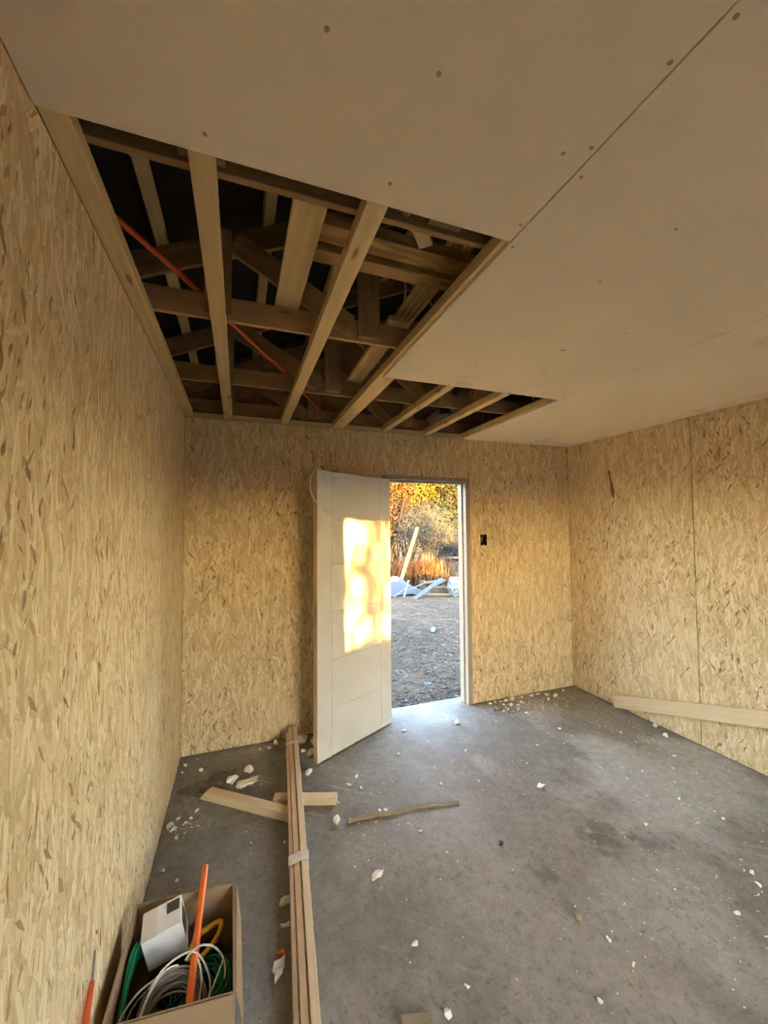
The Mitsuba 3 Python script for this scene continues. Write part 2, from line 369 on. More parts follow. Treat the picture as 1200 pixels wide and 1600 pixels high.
for s, pts in SCR.items():
    for x, y in pts:
        key = numbered(s + '__screw')
        scene[key] = {**screw_ply, 'to_world': T().translate([x, y, H - .0003])}
bd = hull([(a * .011 + random.uniform(-.004, .004), b * .006, c * .0006) for a in (-1, 1) for b in (-1, 0, 1) for c in (-1, 1)])
bd.apply_translation((1.766, -1.749, H - .0004)); put('gouge', bd, 'wood_old', s2)

# roof slabs, gables, eaves (outside faces only matter as the dark inside of the attic)
RS = .46
def roof_slab(sgn):
    mid = W / 2
    z0, zr = 2.70 + RS * -.75, 2.70 + RS * (mid)
    xs = np.array([mid, -.75]) if sgn < 0 else np.array([mid, W + .75])
    P = []
    for x in xs:
        zz = zr if x == mid else z0
        for y in (REAR - .45, .55):
            P += [(x, y, zz + .06), (x, y, zz + .10)]
    return hull(P)
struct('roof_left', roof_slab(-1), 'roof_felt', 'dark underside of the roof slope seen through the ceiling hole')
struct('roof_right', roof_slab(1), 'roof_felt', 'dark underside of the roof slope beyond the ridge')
gab = Polygon([(-EXT - .02, H - .02), (W + EXT + .02, H - .02), (W + EXT + .02, 2.765 - RS * .14), (W / 2, 2.765 + RS * W / 2), (-EXT - .02, 2.765 - RS * .14)])
for nm, y0, lb in (('gable_back', .125, 'dark gable boarding above the back wall'), ('gable_rear', REAR - .14, 'dark gable boarding above the rear wall')):
    m = trimesh.creation.extrude_polygon(gab, .012, engine='earcut'); v = np.array(m.vertices)
    m.vertices = np.stack([v[:, 0], v[:, 2] + y0, v[:, 1]], 1); m.fix_normals()
    struct(nm, m, 'wood_roof', lb)
for nm, x0, x1, lb in (('fascia_left', -EXT, -EXT + .012, 'boarding closing the attic above the left wall'), ('fascia_right', W + EXT - .012, W + EXT, 'boarding closing the attic above the right wall')):
    struct(nm, cbox((x0, REAR - .12, H), (x1, .12, 2.765 - RS * .12), .002), 'wood_roof', lb)
# top plates of the walls
def timber_struct(name, label, bsdf, *a, **k):
    mm, uv = beam(*a, **k)
    return tag(put(name, mm, bsdf, uv=uv), label, name.split('_')[0], kind='structure')
timber_struct('plate_back', 'pale timber wall plate along the top of the back wall', 'wood_pale', (-.02, .05, H + .0225), (W + .02, .05, H + .0225), .09, .045)
timber_struct('plate_left', 'timber wall plate above the left wall', 'wood_pale', (-.062, REAR, H + .0225), (-.062, .0, H + .0225), .09, .045)
timber_struct('plate_right', 'timber wall plate above the right wall', 'wood_pale', (W + .062, REAR, H + .0225), (W + .062, .0, H + .0225), .09, .045)
timber_struct('plate_rear', 'timber wall plate above the rear wall', 'wood_pale', (-.02, REAR - .06, H + .0225), (W + .02, REAR - .06, H + .0225), .09, .045)

# doorway trim
jm = lambda lo, hi: cbox(lo, hi, .003)
struct('trim_right', cat([jm((2.313, -.004, 0), (DX1, .118, DZ)), jm((2.300, .05, 0), (2.3135, .118, DZ - .03))]), 'primed', 'pale primed right jamb of the open doorway')
struct('trim_left', cat([jm((DX0, -.004, 0), (1.546, .118, DZ)), jm((1.5455, .05, 0), (1.558, .118, DZ - .03))]), 'primed', 'primed left jamb hidden behind the opened door')
struct('trim_top', cat([jm((1.546, -.004, 2.005), (2.313, .118, DZ)), jm((1.558, .05, 1.992), (2.3, .118, 2.0055))]), 'primed', 'pale primed head of the open doorway')

# ------------------------------------------------------------------ the door leaf, opened inwards
door = tag('door_1', 'white panelled door standing half open into the room, with a sunlit rectangle', 'door', kind='structure')
FE = np.array([.8775, -.4295]); HE = np.array([1.5485, -.0705])
dd = (HE - FE) / np.linalg.norm(HE - FE); DW = np.linalg.norm(HE - FE); dn = np.array([dd[1], -dd[0]])     # dn: out of the visible face
def door_put(name, u0, u1, z0, z1, t0, t1, bsdf, parent, c=.0012):
    m = cbox((u0, t0, z0), (u1, t1, z1), c); v = np.array(m.vertices)
    m.vertices = np.stack([FE[0] + dd[0] * v[:, 0] + dn[0] * v[:, 1], FE[1] + dd[1] * v[:, 0] + dn[1] * v[:, 1], v[:, 2]], 1)
    m.fix_normals()
    return put(name, m, bsdf, parent)
door_put('core', 0, DW, .012, 1.995, -.040, -.003, 'door_edge', door, .001)
gz = [.012, .329, .667, 1.003, 1.333, 1.651, 1.995]
gg = .0013
door_put('stile', .0, .129 - gg, gz[0], gz[-1], -.004, 0, 'door_white', door)
door_put('stile', .641 + gg, DW, gz[0], gz[-1], -.004, 0, 'door_white', door)
for a, b in zip(gz[:-1], gz[1:]):
    door_put('panel', .129 + gg, .641 - gg, a + gg, b - gg, -.004, 0, 'door_white', door)
door_put('back_skin', .0, DW, .012, 1.995, -.0425, -.0395, 'door_white', door)
door_put('latch_plate', -.0015, .001, .93, 1.08, -.032, -.012, 'steel', door, .0004)
for zz in (.2, 1.0, 1.8):
    door_put('hinge', DW - .002, DW + .006, zz - .05, zz + .05, -.03, -.010, 'steel', door)

# thin white cable hung over the free top corner of the door
def dpt(u, t, z): return np.array([FE[0] + dd[0] * u + dn[0] * t, FE[1] + dd[1] * u + dn[1] * t, z])
cw = smoothpath([dpt(.035, .004, 1.9995), dpt(.01, -.02, 2.0), dpt(-.042, -.022, 1.93), dpt(-.050, -.012, 1.86), dpt(-.030, .003, 1.79), dpt(.005, .006, 1.755), dpt(.05, .0045, 1.72), dpt(.10, .0045, 1.69), dpt(.145, .006, 1.685)], 40)
cw2 = smoothpath([dpt(.035, .004, 1.9995), dpt(.075, .0045, 1.93), dpt(.068, .004, 1.87), dpt(.05, .004, 1.80), dpt(.052, .004, 1.74), dpt(.085, .005, 1.70), dpt(.13, .007, 1.70)], 30)
single('door_cable', cat([tube(cw, .0050, 6), tube(cw2, .0022, 6)]), 'cable_white', 'thin pale cable looped over the top corner of the white door', 'cable', smooth=True)

# open electrical box in the strand board, right of the doorway
eb = thing('electrical_box', 'small dark recessed electrical box in the back wall right of the doorway', 'electrical box')
sx, sz, de = SWX, SWZ, .05
put('housing', cat([cbox((sx[0], -.001, sz[0]), (sx[0] + .003, de, sz[1])), cbox((sx[1] - .003, -.001, sz[0]), (sx[1], de, sz[1])), cbox((sx[0], -.001, sz[0]), (sx[1], de, sz[0] + .003)), cbox((sx[0], -.001, sz[1] - .003), (sx[1], de, sz[1])), cbox((sx[0], de - .003, sz[0]), (sx[1], de, sz[1]))]), 'black', eb)
put('wire', cat([tube(smoothpath([(2.475 + .012 * i, .046, 1.44 + .01 * i), (2.49, .02, 1.46 + .015 * i), (2.488 + .006 * i, .012, 1.50)], 10), .002, 6) for i in range(3)]), 'wood_red', eb, smooth=True)
put('screw_lug', cat([cbox((2.494, -.002, sz[0] + .003), (2.505, .012, sz[0] + .012)), cbox((2.494, -.002, sz[1] - .012), (2.505, .012, sz[1] - .003))]), 'steel', eb)

# ------------------------------------------------------------------ ceiling battens and roof timbers
BT = [(-.003 + .0285, -4.7, .0, .052, 'pale timber batten running along the top of the left wall'),
      (.292, -4.7, .04, .056, 'first free ceiling batten from the left wall, crossing the hole'),
      (.701, -4.7, .04, .058, 'second free ceiling batten from the left wall, crossing the hole'),
      (1.128, -4.7, .04, .098, 'wide ceiling batten along the right edge of the larger hole'),
      (1.532, -4.7, .04, .056, 'ceiling batten crossing the narrow hole, nearer its left end'),
      (1.924, -4.7, .04, .056, 'ceiling batten crossing the narrow hole, nearer its right end'),
      (2.318, -4.7, .04, .064, 'pale ceiling batten closing the right end of the narrow hole'),
      ]
for i, (x, y0, y1, wd, lb) in enumerate(BT):
    m, uv = beam((x, y0, H + .0345), (x, y1, H + .0345), wd, .044)
    single('ceiling_batten', m, 'wood_pale', lb, 'batten', 'ceiling battens', uv=uv)
for x in (2.72, 3.10, 3.48):
    pass
TY = [(-2.142, 'roof truss over the near edge of the ceiling hole'), (-1.410, 'roof truss across the middle of the ceiling hole'),
      (-.642, 'roof truss near the back wall, crossing the narrow hole'), (.04, 'roof truss standing on the back wall')]
mid = W / 2
for k, (y, lb) in enumerate(TY):
    t = thing('roof_truss', lb, 'roof truss', 'roof trusses')
    th = .022; yc = y + th / 2
    wb = 'wood_roof'
    zb = H + .057
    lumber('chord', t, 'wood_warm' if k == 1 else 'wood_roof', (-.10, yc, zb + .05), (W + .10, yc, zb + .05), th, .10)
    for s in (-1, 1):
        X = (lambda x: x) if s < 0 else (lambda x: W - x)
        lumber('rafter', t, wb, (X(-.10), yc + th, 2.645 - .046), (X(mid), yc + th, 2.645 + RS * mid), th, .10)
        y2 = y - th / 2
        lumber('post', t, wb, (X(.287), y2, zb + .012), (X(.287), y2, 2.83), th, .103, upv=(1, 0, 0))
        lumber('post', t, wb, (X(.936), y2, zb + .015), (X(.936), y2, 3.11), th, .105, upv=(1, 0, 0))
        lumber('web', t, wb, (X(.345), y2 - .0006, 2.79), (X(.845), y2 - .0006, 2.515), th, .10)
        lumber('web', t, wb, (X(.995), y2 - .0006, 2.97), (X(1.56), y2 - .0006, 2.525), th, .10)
    lumber('king_post', t, wb, (mid, y2, zb + .015), (mid, y2, 3.38), th, .10, upv=(1, 0, 0))
# purlins on the rafters
for i in range(9):
    for s in (-1,):
        x = .072 + .415 * i
        if x > mid + .02: continue
        zc = 2.645 + RS * x + .057 + .024
        xx = x if s < 0 else W - x
        if s > 0 and i > 3: continue
        m, uv = beam((xx, REAR - .3, zc), (xx, .4, zc), .05, .025, upv=(-RS * -s, 0, 1))
        lbl = {(-1, 0): 'lath under the roof, nearest the left eave', (-1, 1): 'second lath under the roof from the left eave', (-1, 2): 'third lath under the roof from the left eave', (-1, 3): 'fourth lath under the roof from the left eave', (-1, 4): 'lath under the roof close to the ridge'}.get((s, i), f'lath under the far roof slope, number {i + 1} from the right eave')
        single('roof_lath', m, 'wood_pale', lbl, 'roof lath', 'roof laths', uv=uv)
# loose boards lying on the trusses
def loose(name, label, bsdf, *a, cat_='board', **k):
    m, uv = beam(*a, **k)
    return single(name, m, bsdf, label, cat_, uv=uv)
loose('loose_board', 'wide pale board lying across two trusses in the middle of the hole', 'wood_pale', (.572, -2.30, 2.569), (.565, -1.37, 2.569), .102, .022)
loose('stained_board', 'stained board lying crosswise above the hole, nearer the camera', 'wood_old', (.585, -1.865, 2.605), (1.95, -1.83, 2.605), .085, .044)
loose('stained_board', 'stained board lying crosswise above the hole, the farther of two', 'wood_old', (.585, -1.745, 2.605), (1.95, -1.735, 2.605), .07, .044)
loose('short_board', 'pale board lying between trusses beside the wide batten', 'wood_pale', (1.075, -1.46, 2.570), (1.085, -.58, 2.570), .10, .024)
for i in range(4):
    loose('thin_strip', ['first', 'second', 'third', 'fourth'][i] + ' thin wooden strip from the left in the bunch above the wide batten', 'wood_pale', (1.098 + .028 * i, -2.25 + .03 * i, 2.637), (1.098 + .028 * i, -1.33 + .02 * i, 2.637), .021, .018, cat_='wood strip')
loose('offcut', 'small pale offcut hanging behind the near truss', 'wood_pale', (.90, -2.02, 2.60), (.985, -1.93, 2.58), .05, .02, cat_='offcut')
single('orange_conduit', tube(smoothpath([(-.05, -1.80, 2.572), (.009, -1.717, 2.571), (.19, -1.424, 2.571), (.35, -1.13, 2.571), (.60, -.70, 2.571), (.94, -.02, 2.571), (1.0, .08, 2.571)], 40), .0115, 10), 'orange_dim', 'long orange conduit running diagonally over the roof trusses', 'conduit', smooth=True)
single('conduit_stub', tube([(2.03, -.664, 2.72), (1.985, -.664, 2.57), (1.975, -.664, 2.50)], .010, 8), 'red_plastic', 'short red conduit end above the narrow hole', 'conduit', smooth=True)
jb = thing('junction_box', 'dark round box fixed beside a batten in the narrow hole', 'junction box')
put('body', trimesh.creation.cylinder(radius=.045, height=.06, sections=20, transform=trimesh.transformations.translation_matrix((1.86, -.46, 2.49))), 'black', jb)
put('lid', trimesh.creation.cylinder(radius=.048, height=.006, sections=20, transform=trimesh.transformations.translation_matrix((1.86, -.46, 2.458))), 'cable_dark', jb)
lumber('bracket', jb, 'wood_pale', (1.70, -.46, 2.530), (1.90, -.46, 2.530), .03, .02)
single('white_wire', tube(smoothpath([(.93, -1.62, 2.82), (.985, -1.58, 2.80), (1.05, -1.54, 2.76), (1.10, -1.46, 2.66)], 14), .004, 6), 'cable_white', 'short white wire hanging in the dark of the attic', 'wire', smooth=True)

# ------------------------------------------------------------------ plank leaning along the right wall
loose('leaning_plank', 'rough pale plank slanting up along the foot of the right wall', 'wood_strip', (3.492, -.48, .050), (3.492, -2.75, .722), .04, .104, cat_='plank', c=.004)

# ------------------------------------------------------------------ timber on the floor
def zt(y): return .0455 + (y + .72) * .0242 if y < -.72 else .0455 + (y + .72) * .0242
d0, d1 = np.array([.742, -.12]), np.array([.742 - .155 / 1.65 * 2.45, -.12 - 2.45])
sd = np.array([d1[1] - d0[1], -(d1[0] - d0[0])]); sd = -sd / np.linalg.norm(sd)      # to the right (+x)
strips = [(-.028, .020, .046, 'wood_red', 'reddish narrow wood strip on the left side of the taped bundle', .0),
          (-.001, .029, .052, 'wood_red', 'middle wood strip of the taped bundle on the floor', .06),
          (.031, .032, .060, 'wood_strip', 'pale wood strip on the right side of the taped bundle', .05)]
for off, w_, h_, bs, lb, ext in strips:
    q0, q1 = d0 + sd * off + np.array([0, ext]), d1 + sd * off
    m, uv = beam((*q0, zt(q0[1]) + h_ / 2), (*q1, zt(q1[1]) + h_ / 2), w_, h_, c=.003)
    single('wood_strip', m, bs, lb, 'wood strip', 'taped wood strips', uv=uv)
def wrap(y, wid, label):
    f = (y - d0[1]) / (d1[1] - d0[1]); c = d0 + (d1 - d0) * f
    dirv = np.array([d1[0] - d0[0], d1[1] - d0[1]]); dirv /= np.linalg.norm(dirv)
    zb, ms = zt(y), []
    l, r = -.0395, .0485
    prof = [(l, zb - .0006), (l, zb + .0468), (-.0145, zb + .0528), (.0145, zb + .0608), (r, zb + .0612), (r, zb - .0006)]
    n = len(prof); V = []
    for e, s in ((-1, 0), (1, 0), (-1, .0012), (1, .0012)):
        ctr = np.mean(prof, axis=0)
        for a, z in prof:
            pv = np.array([a, z]); pv = pv + s * (pv - ctr) / np.linalg.norm(pv - ctr)
            xy = c + sd * pv[0] + dirv * e * wid / 2
            V.append((xy[0], xy[1], pv[1] + (0)))
    Fc = []
    for i in range(n):
        j = (i + 1) % n
        Fc += [(2 * n + i, 2 * n + j, 3 * n + j), (2 * n + i, 3 * n + j, 3 * n + i), (i, n + i, n + j), (i, n + j, j), (i, j, 2 * n + j), (i, 2 * n + j, 2 * n + i), (n + i, 3 * n + i, 3 * n + j), (n + i, 3 * n + j, n + j)]
    m = mesh_of(V, Fc); m.fix_normals()
    single('tape_wrap', m, 'tape', label, 'tape')
wrap(-1.245, .055, 'white tape around the middle of the wood strip bundle')
wrap(-.285, .035, 'torn white tape around the far end of the wood strip bundle')
loose('timber_block', 'sawn timber offcut with a slanted end, left of the strip bundle', 'wood_strip', (.197, -.497, .0225), (.665, -.872, .0225), .062, .045, cat_='timber offcut', cut0=.02)
loose('timber_block', 'short squared timber offcut under the strip bundle near the door', 'wood_strip', (.575, -.700, .0225), (.918, -.822, .0225), .052, .045, cat_='timber offcut', c=.003)
st = smoothpath([(.935, -1.005, .012), (1.08, -1.012, .010), (1.20, -1.030, .013), (1.32, -1.035, .012), (1.45, -1.058, .009), (1.575, -1.075, .007)], 30)
st = st + np.c_[(meshkit.noise(st * 30, 1) - .5) * .006, (meshkit.noise(st * 30, 2) - .5) * .008, (meshkit.noise(st * 30, 3)) * .003]
single('wood_stick', tube(st, np.linspace(.0125, .0065, 30) * (0.85 + .3 * meshkit.noise(st * 40, 4)), 9), 'stick', 'rough grey brown stick lying on the concrete floor', 'stick', smooth=40)
loose('sawn_corner', 'corner of a board on the floor at the lower edge of the picture', 'stick', (.925, -1.908, .009), (.80, -2.35, .009), .10, .018, cat_='board')
loose('thin_sliver', 'thin wooden sliver on the floor right of the doorway', 'wood_grey', (2.455, -.172, .004), (2.56, -.170, .004), .014, .006, cat_='sliver')

# ------------------------------------------------------------------ cardboard box and its contents
bx = thing('cardboard_box', 'open brown cardboard box of cables on the floor by the left wall', 'box')
BC = np.array([(.036, -1.452), (.366, -1.482), (.373, -1.866), (.034, -1.834)])   # FL, FR, NR, NL (outer)
BH, BTK = .25, .005
def wall_strip(a, b, z0, z1, t, bulge=0.0):
    a, b = np.array(a), np.array(b); d = (b - a) / np.linalg.norm(b - a); nn = np.array([-d[1], d[0]])
    P = []
    for q in (a, b):
        for s in (0, 1):
            for z in (z0, z1):
                P.append((*(q + nn * s * t), z))
    return hull(P)
put('base', cbox((.04, -1.83, .001), (.362, -1.49, .006), .001), 'cardboard', bx)
for a, b in ((0, 1), (1, 2), (2, 3), (3, 0)):
    put('side', wall_strip(BC[b], BC[a], .001, BH, BTK), 'cardboard', bx)
# flaps folded down outside on the near and right sides
put('flap', hull([(.3745, -1.500, BH + .001), (.3745, -1.86, BH + .001), (.3775, -1.500, BH + .001), (.3775, -1.86, BH + .001), (.388, -1.515, .135), (.394, -1.85, .135), (.391, -1.515, .135), (.397, -1.85, .135)]), 'cardboard', bx)
put('flap', hull([(.045, -1.8375, BH + .001), (.365, -1.8695, BH + .001), (.045, -1.8405, BH + .001), (.365, -1.8725, BH + .001), (.05, -1.858, .14), (.362, -1.890, .14), (.05, -1.861, .14), (.362, -1.893, .14)]), 'cardboard', bx)
# white carton
ct = thing('small_carton', 'small white carton with a dark label, lying in the cardboard box', 'carton')
def cart(lo, hi, c=.0015):
    m = cbox(lo, hi, c); a = math.radians(6.5)
    R = trimesh.transformations.rotation_matrix(a, (0, 0, 1)) @ trimesh.transformations.rotation_matrix(math.radians(9), (1, 0, 0)) @ trimesh.transformations.rotation_matrix(math.radians(-11), (0, 1, 0))
    m.apply_transform(R); m.apply_translation((.146, -1.548, .205)); return m
put('body', cart((-.060, -.048, -.062), (.060, .048, .058)), 'carton_white', ct)
put('flap', cart((-.060, -.049, .0586), (-.016, .048, .0600), .0004), 'carton_flap', ct)
put('flap', cart((-.0150, -.049, .0586), (.060, .048, .0600), .0004), 'carton_white', ct)
put('label_patch', cart((.014, .002, .0602), (.054, .040, .0607), .0002), 'carton_grey', ct)
put('label_patch', cart((.0602, -.035, -.015), (.0607, .030, .050), .0002), 'carton_grey', ct)
single('orange_tube', tube([(.2465, -1.812, .187), (.252, -1.6, .2315), (.2595, -1.40, .274)], .0118, 14), 'orange_plastic', 'orange plastic tube sticking out over the far rim of the cardboard box', 'tube', smooth=40)
def coil(c, ax, R0, n, jit, r, turns_pts=40, flat=1.0, seed=0):
    g_ = np.random.default_rng(seed); ms = []
    ax = np.array(ax, float); ax /= np.linalg.norm(ax)
    a = np.cross(ax, [0, 0, 1.0]) if abs(ax[2]) < .95 else np.array([1.0, 0, 0]); a /= np.linalg.norm(a); b = np.cross(ax, a)
    for i in range(n):
        th = np.linspace(0, 2 * np.pi, turns_pts)
        R1 = R0 * g_.uniform(1 - jit, 1 + jit); off = ax * g_.uniform(-1, 1) * R0 * jit * 1.4 + a * g_.normal() * R0 * jit * .4
        rr = R1 * (1 + jit * .5 * np.sin(th * 2 + g_.uniform(0, 6)))
        P = np.array(c) + off + np.cos(th)[:, None] * rr[:, None] * a + np.sin(th)[:, None] * rr[:, None] * flat * b + (np.sin(th + g_.uniform(0, 6)) * R0 * jit * .5)[:, None] * ax
        ms.append(tube(P, r, 6, caps=False))
    return cat(ms)
def clampz(m, lo=.008):
    v = np.array(m.vertices); v[:, 2] = np.maximum(v[:, 2], lo)
    v[:, 0] = np.clip(v[:, 0], .046, .360); v[:, 1] = np.clip(v[:, 1], -1.826, -1.49); m.vertices = v; return m
single('grey_cable_coil', clampz(coil((.19, -1.735, .105), (.1, -.75, .45), .085, 30, .20, .0030, seed=3)), 'cable_grey', 'tangled coil of grey cable at the near end of the cardboard box', 'cable coil', smooth=True)
wl = [smoothpath([(.10, -1.822, .16), (.125, -1.77, .205), (.16, -1.715, .235), (.21, -1.69, .24), (.245, -1.68, .23), (.28, -1.70, .20), (.30, -1.74, .16), (.25, -1.78, .12)], 40),
      smoothpath([(.09, -1.81, .14), (.12, -1.765, .19), (.165, -1.71, .225), (.205, -1.70, .222)], 24),
      smoothpath([(.225, -1.70, .23), (.28, -1.665, .225), (.325, -1.68, .20), (.34, -1.73, .16)], 24), smoothpath([(.335, -1.70, .19), (.30, -1.77, .17), (.26, -1.82, .13)], 20), smoothpath([(.26, -1.70, .22), (.275, -1.745, .19), (.25, -1.80, .15)], 20), smoothpath([(.055, -1.76, .17), (.10, -1.72, .20), (.16, -1.695, .20)], 20)]
single('white_cable', cat([tube(p, .0032, 8) for p in wl]), 'cable_white', 'loose loops of white cable on top in the cardboard box', 'cable', smooth=True)
gl = [tube(smoothpath([(.048 + .012 * rng.random(), -1.815 + .02 * rng.random(), .04 + .11 * rng.random()), (.05 + .012 * rng.random(), -1.72, .13 + .05 * rng.random()), (.052 + .014 * rng.random(), -1.60, .16 + .05 * rng.random()), (.07 + .02 * rng.random(), -1.51, .10 + .08 * rng.random())], 24), .0032, 6) for _ in range(34)]
single('green_cable', clampz(cat(gl)), 'cable_green', 'bundle of green cable along the left side of the cardboard box', 'cable', smooth=True)
single('yellow_cable', cat([tube(smoothpath([(.222, -1.60, .13), (.25, -1.55, .16), (.29, -1.535, .165), (.322, -1.53, .165), (.315, -1.565, .155), (.275, -1.60, .14), (.23, -1.63, .12)], 30) + np.array([0, .003 * i, -.004 * i]), .0085 - .0006 * i, 8) for i in range(5)]), 'yellow_plastic', 'yellow loop of cable at the far right of the cardboard box', 'cable', smooth=True)
single('dark_green_wire', clampz(cat([coil((.27, -1.66, .08), (.2 * rng.normal(), .2 * rng.normal(), 1), .062, 26, .30, .0022, seed=9), coil((.28, -1.76, .09), (.4, .2, 1), .06, 20, .32, .0022, seed=10)])), 'cable_green', 'tangle of dark green wire filling the right of the cardboard box', 'wire', smooth=True)
single('black_cable_coil', clampz(cat([coil((.15, -1.64, .06), (0, .1, 1), .075, 22, .25, .004, seed=12), coil((.22, -1.56, .05), (.1, .1, 1), .07, 18, .3, .004, seed=13)])), 'cable_black', 'black cable lying deep in the cardboard box', 'cable coil', smooth=True)
tl = thing('orange_handle_tool', 'slim tool with an orange handle leaning on the left wall by the box', 'tool')
put('handle', tube([(.016, -1.842, .392), (.017, -1.90, .335), (.024, -2.02, .23)], [.006, .0095, .0085], 10), 'red_plastic', tl, smooth=40)
put('tip', tube([(.009, -1.800, .432), (.016, -1.842, .392)], [.0025, .0035], 8), 'steel', tl, smooth=40)
put('shaft', tube([(.024, -2.02, .23), (.05, -2.29, .006)], [.006, .006], 8), 'steel', tl, smooth=40)

# ------------------------------------------------------------------ lumps of foam and plaster on the floor
def lump(x, y, size, label, bsdf='foam', flat=.75, group=None, long=1.0, ang=None, name='foam_chunk', n=12, z=0.0):
    return single(name, chunk(x, y, size, flat, z, n, long, ang), bsdf, label, 'foam chunk' if 'foam' in name else 'debris', group, smooth=False)
lump(.449, -.330, .075, 'white foam lump left of the wood strips, farthest of three together', flat=.6, n=20)
lump(.345, -.430, .075, 'white foam lump left of the wood strips, nearest the left wall of three', flat=.75, n=20)
pl = tag(put('foam_slab', cat([chunk(.405, -.478, .075, .5, 0, 13, 1.25, .25), chunk(.462, -.462, .07, .5, 0, 13, 1.25, .25)]), 'foam'), 'broken cream foam slab with ridges, beside two white lumps', 'foam slab')
for i in range(4):
    f = (i + .5) / 4
    put('ridge', hull(np.array([(.365, 0, 0), (.43, .012, 0), (.495, .02, 0), (.43, .003, .012), (.36, -.004, .01), (.49, .012, .012)]) + [.005 * i, -.508 + .062 * f, .026 - .006 * abs(i - 1.5)]), 'foam_cream', pl)
lump(.151, -.215, .035, 'single small white chip between left wall and foam lumps')
lump(.638, -.060, .06, 'white foam piece against the back wall, left of the wood strips', flat=.6)
lump(.585, -.100, .035, 'smaller white foam piece near the back wall, left of the strips')
lump(.525, -.090, .025, 'smallest white foam piece near the back wall, left of the strips')
lump(.825, -.085, .10, 'large cream foam lump on the floor behind the door', 'foam_cream', .6)
lump(.905, -.150, .08, 'brownish foam lump in the shade behind the door', 'foam_cream', .7)
lump(.815, -.235, .045, 'small white foam piece between wood strips and door')
lump(.865, -.285, .07, 'brownish foam piece next to the free edge of the door', 'foam_cream')
lump(.805, -.515, .055, 'white foam piece at the right side of the strip bundle', flat=1.1)
lump(.700, -.245, .03, 'torn foam crumb clinging by the far tape', name='foam_crumb')
lump(.88, -.985, .048, 'round white foam ball on the floor right of the timber offcut', flat=.85, n=24)
lump(.979, -1.375, .060, 'white foam piece alone in the middle of the floor', flat=.45, n=14, long=1.15, ang=.5)
single('plastic_scrap', cat([chunk(.512, -1.642, .050, .6, 0, 10, 1.2, 1.2), chunk(.522, -1.605, .055, .7, 0, 9, 1.2, .3), chunk(.505, -1.615, .035, .8, 0, 8)]), 'foam', 'crumpled white plastic scrap left of the strip bundle', 'debris')
lump(.572, -1.355, .06, 'cream foam piece in the shade left of the strip bundle', 'foam_cream', .7)
lump(.560, -1.450, .045, 'flat cream foam piece left of the strips, nearer the camera', 'foam_cream', .4)
lump(.535, -1.555, .04, 'small orange red scrap beside the crumpled plastic', 'red_plastic', .4, name='orange_scrap')
lump(2.114, -1.132, .050, 'flat white foam chip at the centre of the floor', flat=.45, long=1.3)
lump(1.121, -.985, .035, 'left one of two white chips beside the stick', flat=.6)
lump(1.156, -.996, .035, 'right one of two white chips beside the stick', flat=.6)
lump(1.015, -1.701, .028, 'long white chip on the near part of the floor', flat=.5, long=1.6, ang=.9)
lump(2.049, -.255, .055, 'white foam chip on the floor in front of the doorway', flat=.6)
lump(1.595, -.215, .04, 'white chip by the hinge side of the door', flat=.5)
lump(3.412, -.990, .045, 'white chip by the right wall below the plank', flat=.9)
lump(3.474, -.870, .04, 'white crumb against the right wall below the plank', flat=.9)
lump(3.136, -.840, .03, 'small white chip left of the plank')
lump(1.025, -1.945, .032, 'white chip at the lower edge of the floor', flat=.7, long=1.3)
lump(1.673, -1.837, .040, 'brownish pebble on the near right floor', 'pebble_brown', .7, name='pebble')
lump(1.616, -1.412, .036, 'small dark blue black lump on the floor', 'cable_black', .6, name='dark_lump')
ORD = 'nearest second third fourth fifth sixth seventh eighth ninth tenth eleventh twelfth thirteenth fourteenth fifteenth sixteenth seventeenth eighteenth nineteenth twentieth twenty-first'.split()
MARKS = [('the wooden stick', 1.25, -1.03), ('the lone white foam piece', .98, -1.375), ('the leaning plank', 3.3, -.9), ('the door leaf', 1.2, -.35), ('the doorway', 1.95, -.05), ('the dark lump on the floor', 1.616, -1.412), ('the brownish pebble', 1.673, -1.837), ('the cardboard box', .2, -1.45), ('the flat central foam chip', 2.114, -1.132), ('the right edge of the picture', 2.9, -1.75)]
CH = [(2.42, -.754), (2.677, -1.258), (2.846, -1.691), (2.589, -1.952), (2.542, -1.997), (2.57, -1.93), (3.061, -1.282), (3.198, -1.194), (1.559, -.885), (1.271, -1.193), (1.795, -.954), (2.305, -2.046), (1.718, -1.944), (1.731, -2.04), (1.519, -2.086), (1.129, -1.89), (2.789, -1.502), (2.42, -1.575), (1.517, -.167), (1.43, -.502), (1.09, -.634), (1.083, -.758), (.135, -.67), (.119, -1.074), (1.02, -.70), (.60, -1.02), (1.9, -.62), (2.2, -.9), (1.7, -.42), (2.75, -.62)]
near_ = {}
for x, y in CH:
    d_, w_ = min((math.hypot(x - a, y - b), nm) for nm, a, b in MARKS); near_.setdefault(w_, []).append((d_, x, y))
CHL = {(x, y): 'tiny white chip on the concrete, ' + ('nearest to ' if i == 0 else ORD[i] + ' nearest to ') + nm for nm, L_ in near_.items() for i, (d_, x, y) in enumerate(sorted(L_))}
for x, y in CH:
    lump(x, y, rng.uniform(.016, .028), CHL[(x, y)], flat=.6, group='tiny white chips on the floor', name='white_chip', n=9, long=rng.uniform(1, 1.6))
PC = sorted([(2.503, -.050, .05), (2.56, -.045, .045), (2.62, -.05, .04), (2.67, -.055, .06), (2.741, -.055, .065), (2.788, -.125, .04), (2.85, -.05, .05), (2.962, -.05, .06), (3.038, -.05, .06), (3.10, -.09, .06), (3.052, -.160, .04), (2.684, -.311, .04), (2.60, -.12, .04), (2.66, -.14, .05), (2.72, -.16, .035), (2.58, -.2, .03), (2.86, -.14, .03), (3.17, -.13, .07), (2.53, -.22, .03), (2.68, -.22, .03), (3.33, -.06, .035)])
